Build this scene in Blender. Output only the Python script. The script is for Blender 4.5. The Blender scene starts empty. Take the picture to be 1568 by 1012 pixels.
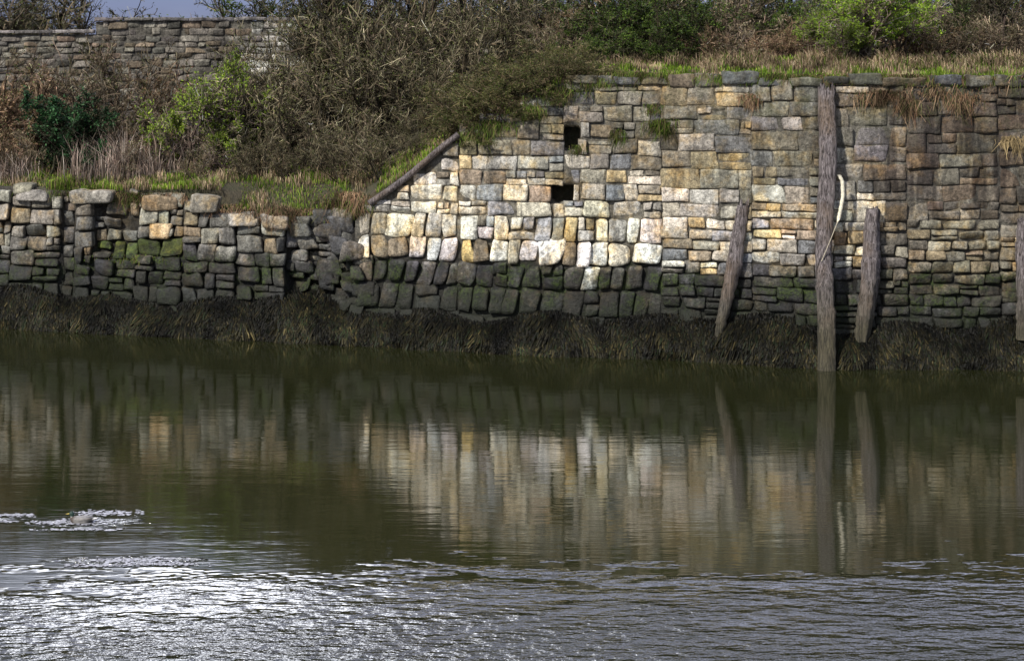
import bpy, math, numpy as np
from mathutils import Vector
R = np.random.default_rng(11)
F=2940.0; H=7.0
scene=bpy.context.scene
# ---------------------------------------------------------------- helpers
def mesh_np(name, V, Q, C=None, mats=(), smooth=True, parent=None, matidx=None):
    V=np.asarray(V,dtype=np.float32).reshape(-1,3); Q=np.asarray(Q,dtype=np.int32)
    me=bpy.data.meshes.new(name)
    k=Q.shape[1]
    me.vertices.add(len(V)); me.vertices.foreach_set('co',V.ravel())
    me.loops.add(Q.size); me.loops.foreach_set('vertex_index',Q.ravel())
    me.polygons.add(len(Q))
    me.polygons.foreach_set('loop_start',np.arange(0,Q.size,k,dtype=np.int32))
    me.polygons.foreach_set('loop_total',np.full(len(Q),k,dtype=np.int32))
    me.polygons.foreach_set('use_smooth',np.full(len(Q),smooth))
    if matidx is not None: me.polygons.foreach_set('material_index',np.asarray(matidx,dtype=np.int32))
    me.update(calc_edges=True)
    if C is not None:
        a=me.color_attributes.new('Col','FLOAT_COLOR','POINT')
        C=np.asarray(C,dtype=np.float32)
        if C.shape[1]==3: C=np.concatenate([C,np.ones((len(C),1),np.float32)],1)
        a.data.foreach_set('color',C.ravel())
    for m in mats: me.materials.append(m)
    return me
def obj(name, me, loc=(0,0,0), rot=(0,0,0), scale=(1,1,1), parent=None):
    o=bpy.data.objects.new(name,me); scene.collection.objects.link(o)
    o.location=loc; o.rotation_euler=rot; o.scale=scale
    if parent: o.parent=parent
    return o
def empty(name):
    o=bpy.data.objects.new(name,None); scene.collection.objects.link(o); return o
def grid_quads(nu,nv):
    i=np.arange(nu-1)[:,None]; j=np.arange(nv-1)[None,:]
    a=(i*nv+j).ravel(); return np.stack([a,a+nv,a+nv+1,a+1],1)
_ph=np.random.default_rng(5)
_D=_ph.normal(size=(24,3)); _D/=np.linalg.norm(_D,axis=1)[:,None]; _P=_ph.uniform(0,6.28,24); _S=_ph.uniform(.6,1.6,24)
def snoise(P,scale=1.0,k=0):
    r=0
    for i in range(k,k+8):
        i%=24
        r=r+np.sin((P@_D[i])*scale*_S[i]*3+_P[i])
    return r/4.0
def sm(a,b,x):
    t=np.clip((x-a)/(b-a),0,1); return t*t*(3-2*t)
# ---------------------------------------------------------------- layout functions
_wx=[-60,-30,-13.3,-9.0,-5.7,-3.6,1.0,3.2,7.0,11.5,60]
_wy=[60,54.5,49.8,48.5,47.4,46.8,45.2,44.8,43.4,43.2,42.5]
def W(X): return np.interp(X,_wx,_wy)
_rx=[-60,-13.0,-11.80,-11.74,-11.46,-11.4,-10.95,-10.85,-8.5,-8.38,-5.85,-5.3,-4.9,-4.75,-4.1,-3.95,60]
_rr=[0,0,0.0,.22,.22,.0,.0,.30,.32,0,0.0,.62,.75,.45,.35,0,0]
def rec(X): return np.interp(X,_rx,_rr)
def face(X,z): 
    z=np.asarray(z,float); X=np.asarray(X,float)
    ledge=((X>-10.95)&(X<-8.38))
    k=np.where(ledge,sm(1.75,2.2,z),sm(.2,1.0,z))
    return W(X)+0.62+0.085*z-0.10*np.clip(2.2-z,0,3)**1.5*0.6+rec(X)*k
def wp(px,py):
    Y=46.5
    for _ in range(8):
        X=(px-784)*Y/F; z=H-(py-90)*Y/F; Y=float(face(X,z))
    return X,z,Y
def topmain(X): return np.interp(X,[-4.0,-3.5,-1.4,-0.3,1.2,60],[2.9,3.35,5.05,5.6,6.5,6.5])
def toplow(X): return np.interp(X,[-60,-12.4,-12.3,-11.0,-10.9,-10.3,-10.2,-9.4,-9.3,-7.6,-7.5,-5.6,-5.5,-3.9],[3.62,3.62,3.55,3.5,3.1,3.1,3.45,3.45,3.4,3.35,3.0,2.95,2.7,2.8])
def ground(X,off):
    lo=3.5+sm(0.5,3,off)*.25+sm(2,12,off)*1.3
    hi=6.4+sm(0,8,off)*.65
    t=np.interp(X,[-4.2,-3.5,-1.4,-0.3,1.2],[0,.05,.52,.72,1.0])
    lo=np.where((X>-7.5)&(X<-3.6),lo-.45*(1-sm(1.4,3,off)),lo)
    g=lo*(1-t)+hi*t
    P=np.stack([X*.35,off*.35,0*X],-1)
    return g+snoise(P,1.0)*.07
def gz(X,Y): 
    X=np.asarray(X,float); return ground(X,np.asarray(Y,float)-W(X))
# ---------------------------------------------------------------- materials
def newmat(name):
    m=bpy.data.materials.new(name); m.use_nodes=True
    nt=m.node_tree; b=nt.nodes['Principled BSDF']; return m,nt,b
def N(nt,t,**k):
    n=nt.nodes.new(t)
    for a,v in k.items():
        if a in n.inputs.keys(): n.inputs[a].default_value=v
        else: setattr(n,a,v)
    return n
def noise(nt,vec,scale,detail=6,rough=.6):
    n=nt.nodes.new('ShaderNodeTexNoise'); n.inputs['Scale'].default_value=scale; n.inputs['Detail'].default_value=detail; n.inputs['Roughness'].default_value=rough
    nt.links.new(vec,n.inputs['Vector']); return n.outputs['Fac']
def mapr(nt,v,a,b,c,d):
    n=nt.nodes.new('ShaderNodeMapRange'); nt.links.new(v,n.inputs[0])
    for i,x in enumerate((a,b,c,d)): n.inputs[i+1].default_value=x
    return n.outputs[0]
def math_(nt,op,a,b=None,clamp=False):
    n=nt.nodes.new('ShaderNodeMath'); n.operation=op; n.use_clamp=clamp
    for i,x in enumerate((a,b)):
        if x is None: continue
        if isinstance(x,(int,float)): n.inputs[i].default_value=x
        else: nt.links.new(x,n.inputs[i])
    return n.outputs[0]
def mixc(nt,f,a,b,mode='MIX'):
    n=nt.nodes.new('ShaderNodeMix'); n.data_type='RGBA'; n.blend_type=mode
    ins=[n.inputs[0],n.inputs[6],n.inputs[7]]
    for s,x in zip(ins,(f,a,b)):
        if isinstance(x,(int,float)): s.default_value=x
        elif isinstance(x,tuple): s.default_value=(*x,1)
        else: nt.links.new(x,s)
    return n.outputs[2]
def scaled(nt,vec,s):
    n=nt.nodes.new('ShaderNodeVectorMath'); n.operation='MULTIPLY'; nt.links.new(vec,n.inputs[0]); n.inputs[1].default_value=s; return n.outputs[0]
def gray(nt,v):
    n=nt.nodes.new('ShaderNodeCombineColor'); 
    for i in range(3): nt.links.new(v,n.inputs[i])
    return n.outputs[0]
def stone_material(name,tide=True,bump=.05):
    m,nt,b=newmat(name)
    pos=N(nt,'ShaderNodeNewGeometry').outputs['Position']
    col=N(nt,'ShaderNodeVertexColor',layer_name='Col').outputs[0]
    n1=noise(nt,pos,2.6,4,.7); n2=noise(nt,pos,12,4,.8); n3=noise(nt,scaled(nt,pos,(3.2,3.2,.4)),1.3,4,.7); n4=noise(nt,pos,45,1,.7)
    c=mixc(nt,1.0,col,gray(nt,mapr(nt,n1,.32,.68,.60,1.27)),'MULTIPLY')
    c=mixc(nt,1.0,c,gray(nt,mapr(nt,n2,.32,.68,.38,1.55)),'MULTIPLY')
    c=mixc(nt,1.0,c,gray(nt,mapr(nt,n3,.36,.56,.5,1.1)),'MULTIPLY')
    n6=noise(nt,pos,5.0,4,.7)
    if tide:
        n5=noise(nt,pos,1.6,4,.7)
        c=mixc(nt,mapr(nt,n5,.48,.64,0,.75),c,mixc(nt,1.0,c,(1.25,.98,.58),'MULTIPLY'))
    c=mixc(nt,mapr(nt,n6,.55,.67,0,.65),c,(.055,.052,.046))
    c=mixc(nt,mapr(nt,n4,.58,.72,0,.7),c,(.03,.028,.025))
    if tide:
        z=N(nt,'ShaderNodeSeparateXYZ'); nt.links.new(pos,z.inputs[0]); xx=z.outputs[0]; z=z.outputs[2]
        st=noise(nt,scaled(nt,pos,(1.6,1.6,.12)),1.4,3,.6)
        up=math_(nt,'MULTIPLY',mapr(nt,z,2.9,4.2,0,1),mapr(nt,xx,6.5,9.0,.3,1))
        c=mixc(nt,math_(nt,'MULTIPLY',up,mapr(nt,st,.49,.58,0,.85)),c,mixc(nt,1.0,c,(.28,.26,.28),'MULTIPLY'))
        gn=noise(nt,pos,1.35,5,.75)
        gm=math_(nt,'MULTIPLY',mapr(nt,z,4.6,6.4,0,1),mapr(nt,gn,.5,.66,0,.6))
        c=mixc(nt,gm,c,(.085,.09,.035))
        zz=math_(nt,'ADD',z,mapr(nt,n1,.2,.8,-.35,.35))
        wet=mapr(nt,zz,1.9,2.15,1,0)
        alg=math_(nt,'MULTIPLY',wet,mapr(nt,gn,.47,.60,0,.85))
        c=mixc(nt,wet,c,mixc(nt,1.0,c,(.36,.36,.36),'MULTIPLY'))
        c=mixc(nt,alg,c,mixc(nt,mapr(nt,n2,.42,.62,0,1),(.007,.010,.006),(.045,.07,.010)))
        low=mapr(nt,zz,.85,1.5,1,0)
        c=mixc(nt,math_(nt,'MULTIPLY',low,.85),c,(.011,.013,.008))
        nt.links.new(mapr(nt,wet,0,1,.85,.55),b.inputs['Roughness'])
    else: b.inputs['Roughness'].default_value=.85
    nt.links.new(c,b.inputs['Base Color'])
    b.inputs['Specular IOR Level'].default_value=.3
    h=math_(nt,'ADD',n2,math_(nt,'MULTIPLY',n6,.9))
    bm=N(nt,'ShaderNodeBump',Distance=bump,Strength=1.0); nt.links.new(h,bm.inputs['Height']); nt.links.new(bm.outputs[0],b.inputs['Normal'])
    return m
M_stone=stone_material('quay_stone')
M_stone2=stone_material('boundary_stone',False)
def veg_material(name,rough=.7,trans=0.0,vary=.35,spec=.2):
    m,nt,b=newmat(name)
    col=N(nt,'ShaderNodeVertexColor',layer_name='Col').outputs[0]
    pos=N(nt,'ShaderNodeNewGeometry').outputs['Position']
    n=noise(nt,pos,1.5,1,.6)
    oi=N(nt,'ShaderNodeObjectInfo').outputs['Random']
    f=math_(nt,'MULTIPLY',mapr(nt,n,.3,.7,1-vary*1.3,1+vary),mapr(nt,oi,0,1,.65,1.3))
    c=mixc(nt,1.0,col,gray(nt,f),'MULTIPLY')
    if spec<=0:
        d=N(nt,'ShaderNodeBsdfDiffuse'); nt.links.new(c,d.inputs[0]); nt.links.new(d.outputs[0],nt.nodes['Material Output'].inputs[0]); nt.nodes.remove(b)
        return m
    nt.links.new(c,b.inputs['Base Color']); b.inputs['Roughness'].default_value=rough; b.inputs['Specular IOR Level'].default_value=spec
    if trans>0:
        t=N(nt,'ShaderNodeBsdfTranslucent'); nt.links.new(c,t.inputs[0])
        mx=N(nt,'ShaderNodeMixShader'); mx.inputs[0].default_value=trans
        nt.links.new(b.outputs[0],mx.inputs[1]); nt.links.new(t.outputs[0],mx.inputs[2])
        nt.links.new(mx.outputs[0],nt.nodes['Material Output'].inputs[0])
    return m
M_bark=veg_material('bark',spec=0); M_leaf=veg_material('leaves',.55,.3); M_grass=veg_material('grass_blades',.8,0,.5,0)
M_weed=veg_material('wrack_seaweed',.6,0,.6,.12)
def wood_material():
    m,nt,b=newmat('weathered_timber')
    pos=N(nt,'ShaderNodeNewGeometry').outputs['Position']
    n1=noise(nt,scaled(nt,pos,(14,14,.6)),1.6,5,.7); n2=noise(nt,scaled(nt,pos,(34,34,1.3)),1.2,4,.7); n3=noise(nt,pos,1.0,3,.6)
    c=mixc(nt,mapr(nt,n1,.38,.62,0,1),(.07,.055,.054),(.36,.315,.315))
    c=mixc(nt,mapr(nt,n3,.48,.65,0,.6),c,(.22,.15,.09))
    c=mixc(nt,mapr(nt,n2,.53,.61,0,.9),c,(.018,.014,.012))
    z=N(nt,'ShaderNodeSeparateXYZ'); nt.links.new(pos,z.inputs[0])
    zz=math_(nt,'ADD',z.outputs[2],mapr(nt,n3,.2,.8,-.5,.5))
    c=mixc(nt,mapr(nt,zz,.8,2.3,.9,0),c,mixc(nt,mapr(nt,n1,.38,.62,0,1),(.022,.022,.012),(.12,.105,.055)))
    nt.links.new(c,b.inputs['Base Color']); b.inputs['Roughness'].default_value=.8
    bm=N(nt,'ShaderNodeBump',Distance=.09,Strength=1.0); nt.links.new(math_(nt,'ADD',n1,n2),bm.inputs['Height']); nt.links.new(bm.outputs[0],b.inputs['Normal'])
    return m
M_wood=wood_material()
def ground_material():
    m,nt,b=newmat('earth_ground')
    pos=N(nt,'ShaderNodeNewGeometry').outputs['Position']
    n1=noise(nt,pos,.8,4,.65); n2=noise(nt,pos,9,4,.7)
    c=mixc(nt,mapr(nt,n1,.4,.6,0,1),(.04,.034,.02),(.035,.042,.016)); c=mixc(nt,mapr(nt,n2,.4,.65,0,.8),c,(.09,.072,.042))
    nt.links.new(c,b.inputs['Base Color']); b.inputs['Roughness'].default_value=.95
    bm=N(nt,'ShaderNodeBump',Distance=.12); nt.links.new(n2,bm.inputs['Height']); nt.links.new(bm.outputs[0],b.inputs['Normal'])
    return m
M_ground=ground_material()
def plain_vc(name,rough=.6):
    m,nt,b=newmat(name); col=N(nt,'ShaderNodeVertexColor',layer_name='Col').outputs[0]
    pos=N(nt,'ShaderNodeNewGeometry').outputs['Position']
    c=mixc(nt,1.0,col,gray(nt,mapr(nt,noise(nt,pos,25,2),.3,.7,.7,1.2)),'MULTIPLY')
    nt.links.new(c,b.inputs['Base Color']); b.inputs['Roughness'].default_value=rough; return m
M_vc=plain_vc('feathers'); M_rope=plain_vc('rope_fibre',.8); M_foam=plain_vc('foam',.6)
# ---------------------------------------------------------------- stones
UU=np.array([-1,-1,-.93,-.72,-.4,-.1,.2,.5,.76,.93,1,1.]); VV=np.array([-1,-1,-.9,-.6,-.2,.2,.6,.9,1,1.])
NU,NV=len(UU),len(VV)
def build_stones(S, facefn, skirt=.3, rngseed=1):
    rg=np.random.default_rng(rngseed)
    S=np.array(S,float); n=len(S)
    U,Vv=np.meshgrid(UU,VV,indexing='ij'); U=U.ravel()[None]; Vv=Vv.ravel()[None]
    cx,cz,w,h,sh,rd,pr,bk=[S[:,i][:,None] for i in range(8)]
    cr=np.clip(rd*1.1,.02,.3)
    ur=U*(1-cr*.5*np.abs(Vv)**8*np.abs(U)**2); vr=Vv*(1-cr*.5*np.abs(U)**8*np.abs(Vv)**2)
    mn=np.minimum(w,h)
    jx=rg.uniform(-1,1,(n,4))*mn*(.06+rd*.38); jz=rg.uniform(-1,1,(n,4))*mn*(.05+rd*.38)
    b=[(1-U)*(1-Vv)/4,(1+U)*(1-Vv)/4,(1-U)*(1+Vv)/4,(1+U)*(1+Vv)/4]
    x=ur*w/2; z=vr*h/2
    for k in range(4): x=x+b[k]*jx[:,k:k+1]; z=z+b[k]*jz[:,k:k+1]
    P=np.stack([cx+x+cz*3,0*x,cz+z+cx*2],-1)
    ed=np.maximum(np.abs(U),np.abs(Vv))**4
    x=x+snoise(P,4.5,5)*.018*ed*(1+rd*3); z=z+snoise(P,4.5,12)*.016*ed*(1+rd*3)
    x=x+sh*z
    X=cx+x; Z=cz+z
    dome=(1-np.abs(U)**9)*(1-np.abs(Vv)**9)
    dome2=(1-U**2)*(1-Vv**2)
    tilt=rg.normal(size=(n,2))*(.014+rd*.12)
    d=pr+dome**.5*(.03+rd*.13)+dome2*rd*.12+tilt[:,:1]*U+tilt[:,1:]*Vv+snoise(P,1.8)*(.014+rd*.07)+snoise(P,5,9)*(.010+rd*.045)-bk
    sk=np.zeros((NU,NV));sk[0,:]=sk[-1,:]=1;sk[:,0]=sk[:,-1]=1
    sk=sk.ravel()[None]
    d=np.where(sk>0,d-skirt,d)
    Yc=facefn(cx,cz); Y=Yc+ (facefn(cx,Z)-Yc) + (W(X)-W(cx)) 
    Y=Y-d
    V=np.stack([X,Y,Z],-1).reshape(-1,3)
    q=grid_quads(NU,NV)[None]+ (np.arange(n)*NU*NV)[:,None,None]
    C=np.repeat(S[:,8:11],NU*NV,axis=0)
    return V,q.reshape(-1,4),C
def pick(p,w=None,s=.4):
    i=R.choice(len(p),p=None if w is None else np.array(w)/sum(w)); c=np.array(p[i]); return c*R.uniform(1-s,1+s*.8)*(1+R.normal(size=3)*.02)
def s2p(X,z):
    Y=face(X,z); return 784+F*X/Y, 90+F*(H-z)/Y
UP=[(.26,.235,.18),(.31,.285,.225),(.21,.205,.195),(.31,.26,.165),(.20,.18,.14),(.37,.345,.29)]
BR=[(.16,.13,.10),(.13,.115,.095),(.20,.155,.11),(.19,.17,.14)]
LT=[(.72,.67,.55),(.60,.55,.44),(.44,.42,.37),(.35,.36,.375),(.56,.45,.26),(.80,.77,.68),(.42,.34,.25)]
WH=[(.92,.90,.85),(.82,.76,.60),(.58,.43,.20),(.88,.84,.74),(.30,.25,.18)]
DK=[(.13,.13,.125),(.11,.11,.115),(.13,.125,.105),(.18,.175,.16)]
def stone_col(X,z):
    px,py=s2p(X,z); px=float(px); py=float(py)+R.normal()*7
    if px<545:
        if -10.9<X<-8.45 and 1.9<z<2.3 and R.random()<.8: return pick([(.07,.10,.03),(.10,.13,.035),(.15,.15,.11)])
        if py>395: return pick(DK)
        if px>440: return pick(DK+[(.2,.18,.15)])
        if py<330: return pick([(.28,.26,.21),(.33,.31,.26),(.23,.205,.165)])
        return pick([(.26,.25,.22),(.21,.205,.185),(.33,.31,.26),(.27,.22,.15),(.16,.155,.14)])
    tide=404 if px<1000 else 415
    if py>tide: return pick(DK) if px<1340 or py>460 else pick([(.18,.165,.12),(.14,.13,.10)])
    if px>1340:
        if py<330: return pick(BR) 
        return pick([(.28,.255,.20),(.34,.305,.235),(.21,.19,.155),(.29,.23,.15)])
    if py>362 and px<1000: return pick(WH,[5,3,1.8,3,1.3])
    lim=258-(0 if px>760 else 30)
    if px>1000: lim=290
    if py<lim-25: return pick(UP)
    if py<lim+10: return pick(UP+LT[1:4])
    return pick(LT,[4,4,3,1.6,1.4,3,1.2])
stones=[]
cav=[]
for (a,b_,r1,r2) in [(878,213,.15,.21),(863,297,.24,.17)]:
    x,z,_=wp(a,b_); cav.append((x,z,r1,r2))
def add(cx,cz,w,h,shear,rnd,top,prot=None):
    if cz+h*.3>top(cx)+.08: return
    for c in cav:
        if abs(cx-c[0])<c[2]+w/2-.03 and abs(cz-c[1])<c[3]+h/2-.03:
            x0,x1=cx-w/2,cx+w/2
            if abs(cz-c[1])<c[3]+h/2-.09:
                L=c[0]-c[2]-x0+R.uniform(-.05,.06); Rr=x1-(c[0]+c[2])+R.uniform(-.05,.06)
                if L>.12: add2(x0+L/2,cz,L,h,0,rnd)
                if Rr>.12: add2(x1-Rr/2,cz,Rr,h,0,rnd)
                return
    add2(cx,cz,w,h,shear,rnd,prot)
def add2(cx,cz,w,h,shear,rnd,prot=None):
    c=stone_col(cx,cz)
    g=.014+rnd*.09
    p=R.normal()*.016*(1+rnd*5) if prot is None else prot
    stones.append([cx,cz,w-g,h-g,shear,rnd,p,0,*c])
def course(x0,x1,z0,z1,wmin,wmax,top,split=.12,shear=0,rnd=.08,drop=0.0):
    x=x0+R.uniform(-.03,.03)
    while x<x1-.05:
        w=R.uniform(wmin,wmax)
        if R.random()<.12: w*=1.35
        if x1-(x+w)<wmin*.7: w=x1-x
        if R.random()<drop: x+=w; continue
        zj=R.normal()*.012
        rn=max(.02,rnd*R.uniform(.5,1.5))
        if R.random()<split:
            k=R.uniform(.38,.62); zm=z0+(z1-z0)*k
            if R.random()<.5: add(x+w/2,(z0+zm)/2,w,zm-z0,shear,rn,top); add(x+w/2,(zm+z1)/2,w,z1-zm,shear,rn,top)
            else:
                add(x+w/2,(z0+zm)/2,w,zm-z0,shear,rn,top)
                for q in (0,1): add(x+w*(.25+.5*q),(zm+z1)/2,w/2,z1-zm,shear,rn,top)
        else: add(x+w/2,(z0+z1)/2+zj,w,z1-z0,shear+R.normal()*.03*(1+rnd*6),rn,top)
        x+=w
zsL=[3.20,3.56,3.95,4.30,4.66,5.04,5.43,5.83,6.18,6.52]
XM=-3.85; panels=[(XM,-1.3),(-1.3,1.25),(1.25,3.55)]
for (a,b_) in panels:
    off=R.uniform(-.08,.08)
    for i in range(len(zsL)-1):
        z0=zsL[i]+(off if i else 0); z1=zsL[i+1]+(off if i<len(zsL)-2 else 0)
        course(a,b_,z0,z1,.30,.85,topmain,.28,0,.04 if z0>3.9 else .08)
    course(a,b_,2.62,3.20,.28,.50,topmain,.15,.05,.12)
    course(a,b_,2.06,2.62,.28,.46,topmain,.0,.06,.22)
    course(a,b_,1.48,2.06,.28,.48,topmain,.05,.16,.17)
    course(a,b_,.86,1.48,.30,.50,topmain,.08,.18,.17)
    course(a,b_,.3,.86,.4,.6,topmain,.0,.1,.15)
for (a,b_,seed) in [(3.55,5.6,1),(5.6,7.4,2),(7.4,9.1,3),(9.1,11.2,4),(11.2,14,5),(14,18,6),(18,24,7),(24,34,8)]:
    z=.3
    while z<6.42:
        hmin,hmax=(.22,.32) if z<3.2 else (.32,.48)
        hh=R.uniform(hmin,hmax)
        if 6.52-(z+hh)<.2: hh=6.52-z
        course(a,b_,z,z+hh,.28 if z<3.2 else .38,.72 if z<3.2 else .9,topmain,.2 if z>3.2 else .1,0,.10 if z<3.2 else .04)
        z+=hh
x=1.3
while x<34:
    w=R.uniform(.45,1.1)
    stones.append([x+w/2,6.50+R.uniform(-.05,.05),w-.02,R.uniform(.18,.30),R.normal()*.05,.10,.02+R.uniform(0,.06),0,*(pick([(.10,.105,.11),(.15,.145,.12),(.13,.105,.075),(.18,.17,.14)]))])
    x+=w
for (a,b_) in [(-34,-24),(-24,-18),(-18,-15),(-15,-13.2),(-13.2,-11.8),(-11.74,-11.44),(-11.4,-10.92),(-10.88,-9.7),(-9.7,-8.45),(-8.4,-7.0),(-7.0,-5.7),(-5.7,-4.85),(-4.85,-3.95)]:
    z=.25+R.uniform(-.1,.1); 
    while z<3.7:
        hh=R.uniform(.28,.46)
        dr=0.0 if z<2.2 else .05
        if z>2.6 and -10.9<a<-7.5: dr=.15
        course(a,b_,z,z+hh,.26,.68,toplow,.18,R.normal()*.04,.16,dr)
        z+=hh
for (px,py,w,h,c) in [(247,312,.95,.36,(.30,.23,.15)),(315,312,.75,.5,(.26,.24,.20)),(50,300,.9,.3,(.3,.28,.25)),(140,302,1.1,.3,(.32,.30,.26)),(372,336,.8,.35,(.36,.34,.31)),(420,340,.7,.38,(.31,.28,.24)),(525,330,.6,.35,(.2,.18,.15)),(492,350,.5,.4,(.16,.15,.13)),(505,410,.7,.5,(.13,.12,.11)),(540,385,.55,.45,(.2,.18,.16)),(245,355,.6,.38,(.6,.46,.28))]:
    X,z,_=wp(px,py); stones.append([X,z,w,h,R.normal()*.05,.16,.12,0,*c])
for k in range(34):
    px=R.uniform(446,560); py=R.uniform(330,480); X,z,_=wp(px,py)
    stones.append([X,z,R.uniform(.3,.65),R.uniform(.25,.42),R.normal()*.2,.2,R.uniform(-.1,.3),0,*pick(DK)])
S=np.array(stones)
isl=S[:,0]<-3.9
def core(name,x0,x1,top,depthfn,mat,parent,facefn,thick=1.6,col=(.10,.09,.075)):
    xs=np.arange(x0,x1,.1); nz=66
    T=np.linspace(0,1,nz)
    X=np.repeat(xs[:,None],nz+1,1); zt=top(xs)[:,None]
    Z=-.5+(zt+.5-.02)*T[None]; Z=np.concatenate([Z,zt-.02],1)
    Y=facefn(X,Z)+depthfn(X,Z)+snoise(np.stack([X,X*0,Z],-1),3)*.012
    Y[:,-1]=W(xs)+2.3
    V=np.stack([X,Y,Z],-1).reshape(-1,3)
    C=np.tile(np.array(col),(len(V),1))*(.45+.55*sm(1.9,3.2,V[:,2]))[:,None]*(.5+.6*sm(2.2,2.9,V[:,2]))[:,None]
    me=mesh_np(name,V,grid_quads(len(xs),nz+1)[:,::-1],C,[mat]); return obj(name,me,parent=parent)
def depth_main(X,Z):
    d=np.where(Z>3.2,.018,.06)+0*X
    for c in cav:
        k=np.maximum(np.abs(X-c[0])/(c[2]+.06),np.abs(Z-c[1])/(c[3]+.06)); d=np.where(k<1,.75,d)
    return d
qw=empty('stone_quay_wall')
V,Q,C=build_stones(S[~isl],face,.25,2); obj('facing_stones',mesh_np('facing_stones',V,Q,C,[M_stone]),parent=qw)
core('mortar_core',-3.9,34,topmain,depth_main,M_stone,qw,face,col=(.15,.14,.115))
lw=empty('ruined_stone_wall')
V,Q,C=build_stones(S[isl],face,.5,3); obj('rough_blocks',mesh_np('rough_blocks',V,Q,C,[M_stone]),parent=lw)
core('rubble_core',-34,-3.85,toplow,lambda X,Z:.12+0*X,M_stone,lw,face,col=(.06,.055,.045))
# ---------------------------------------------------------------- rear boundary wall
def rface(X,z): return 60.0+0*X+0*z
rs=[]
_W=W
def rtop(X): return np.where(X<-13.0,7.78,8.18)
z=4.2
while z<8.25:
    hh=R.uniform(.16,.3); x=-34.
    while x<36:
        w=R.uniform(.2,.65)
        pal=[(.17,.155,.13),(.21,.19,.16),(.13,.12,.105),(.26,.24,.2),(.18,.14,.10)]
        if -8.5<x<-5.5 and z>6.3: pal=[(.5,.49,.45),(.36,.34,.3),(.24,.22,.2)]
        if z+hh*.6<rtop(x): rs.append([x+w/2,z+hh/2+R.normal()*.02,w-.012,hh-.012,R.normal()*.08,.09,R.normal()*.012,0,*pick(pal)])
        x+=w
    z+=hh
x=-34.
while x<36:
    w=R.uniform(.9,1.5); rs.append([x+w/2,float(rtop(x+w/2))+.05,w-.02,.11,0,.04,.08,0,*pick([(.18,.17,.17),(.21,.195,.185)])]); x+=w
bw=empty('boundary_stone_wall')
_keep=W
W=lambda X:0*X
V,Q,C=build_stones(rs,rface,.15,4)
W=_keep
obj('wall_stones',mesh_np('wall_stones',V,Q,C,[M_stone2]),parent=bw)
def box(x0,x1,y0,y1,z0,z1):
    v=[(x,y,z) for x in (x0,x1) for y in (y0,y1) for z in (z0,z1)]
    q=[(0,1,3,2),(4,6,7,5),(0,4,5,1),(2,3,7,6),(0,2,6,4),(1,5,7,3)]
    return np.array(v),np.array(q)
V,Q=box(-34,36,59.995,60.5,3,7.75); V2,Q2=box(-13,36,59.997,60.49,7.7,8.15)
V=np.concatenate([V,V2]);Q=np.concatenate([Q,Q2+8])
obj('wall_core',mesh_np('wall_core',V,Q,np.tile((.13,.12,.10),(16,1)),[M_stone2],smooth=False),parent=bw)
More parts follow.
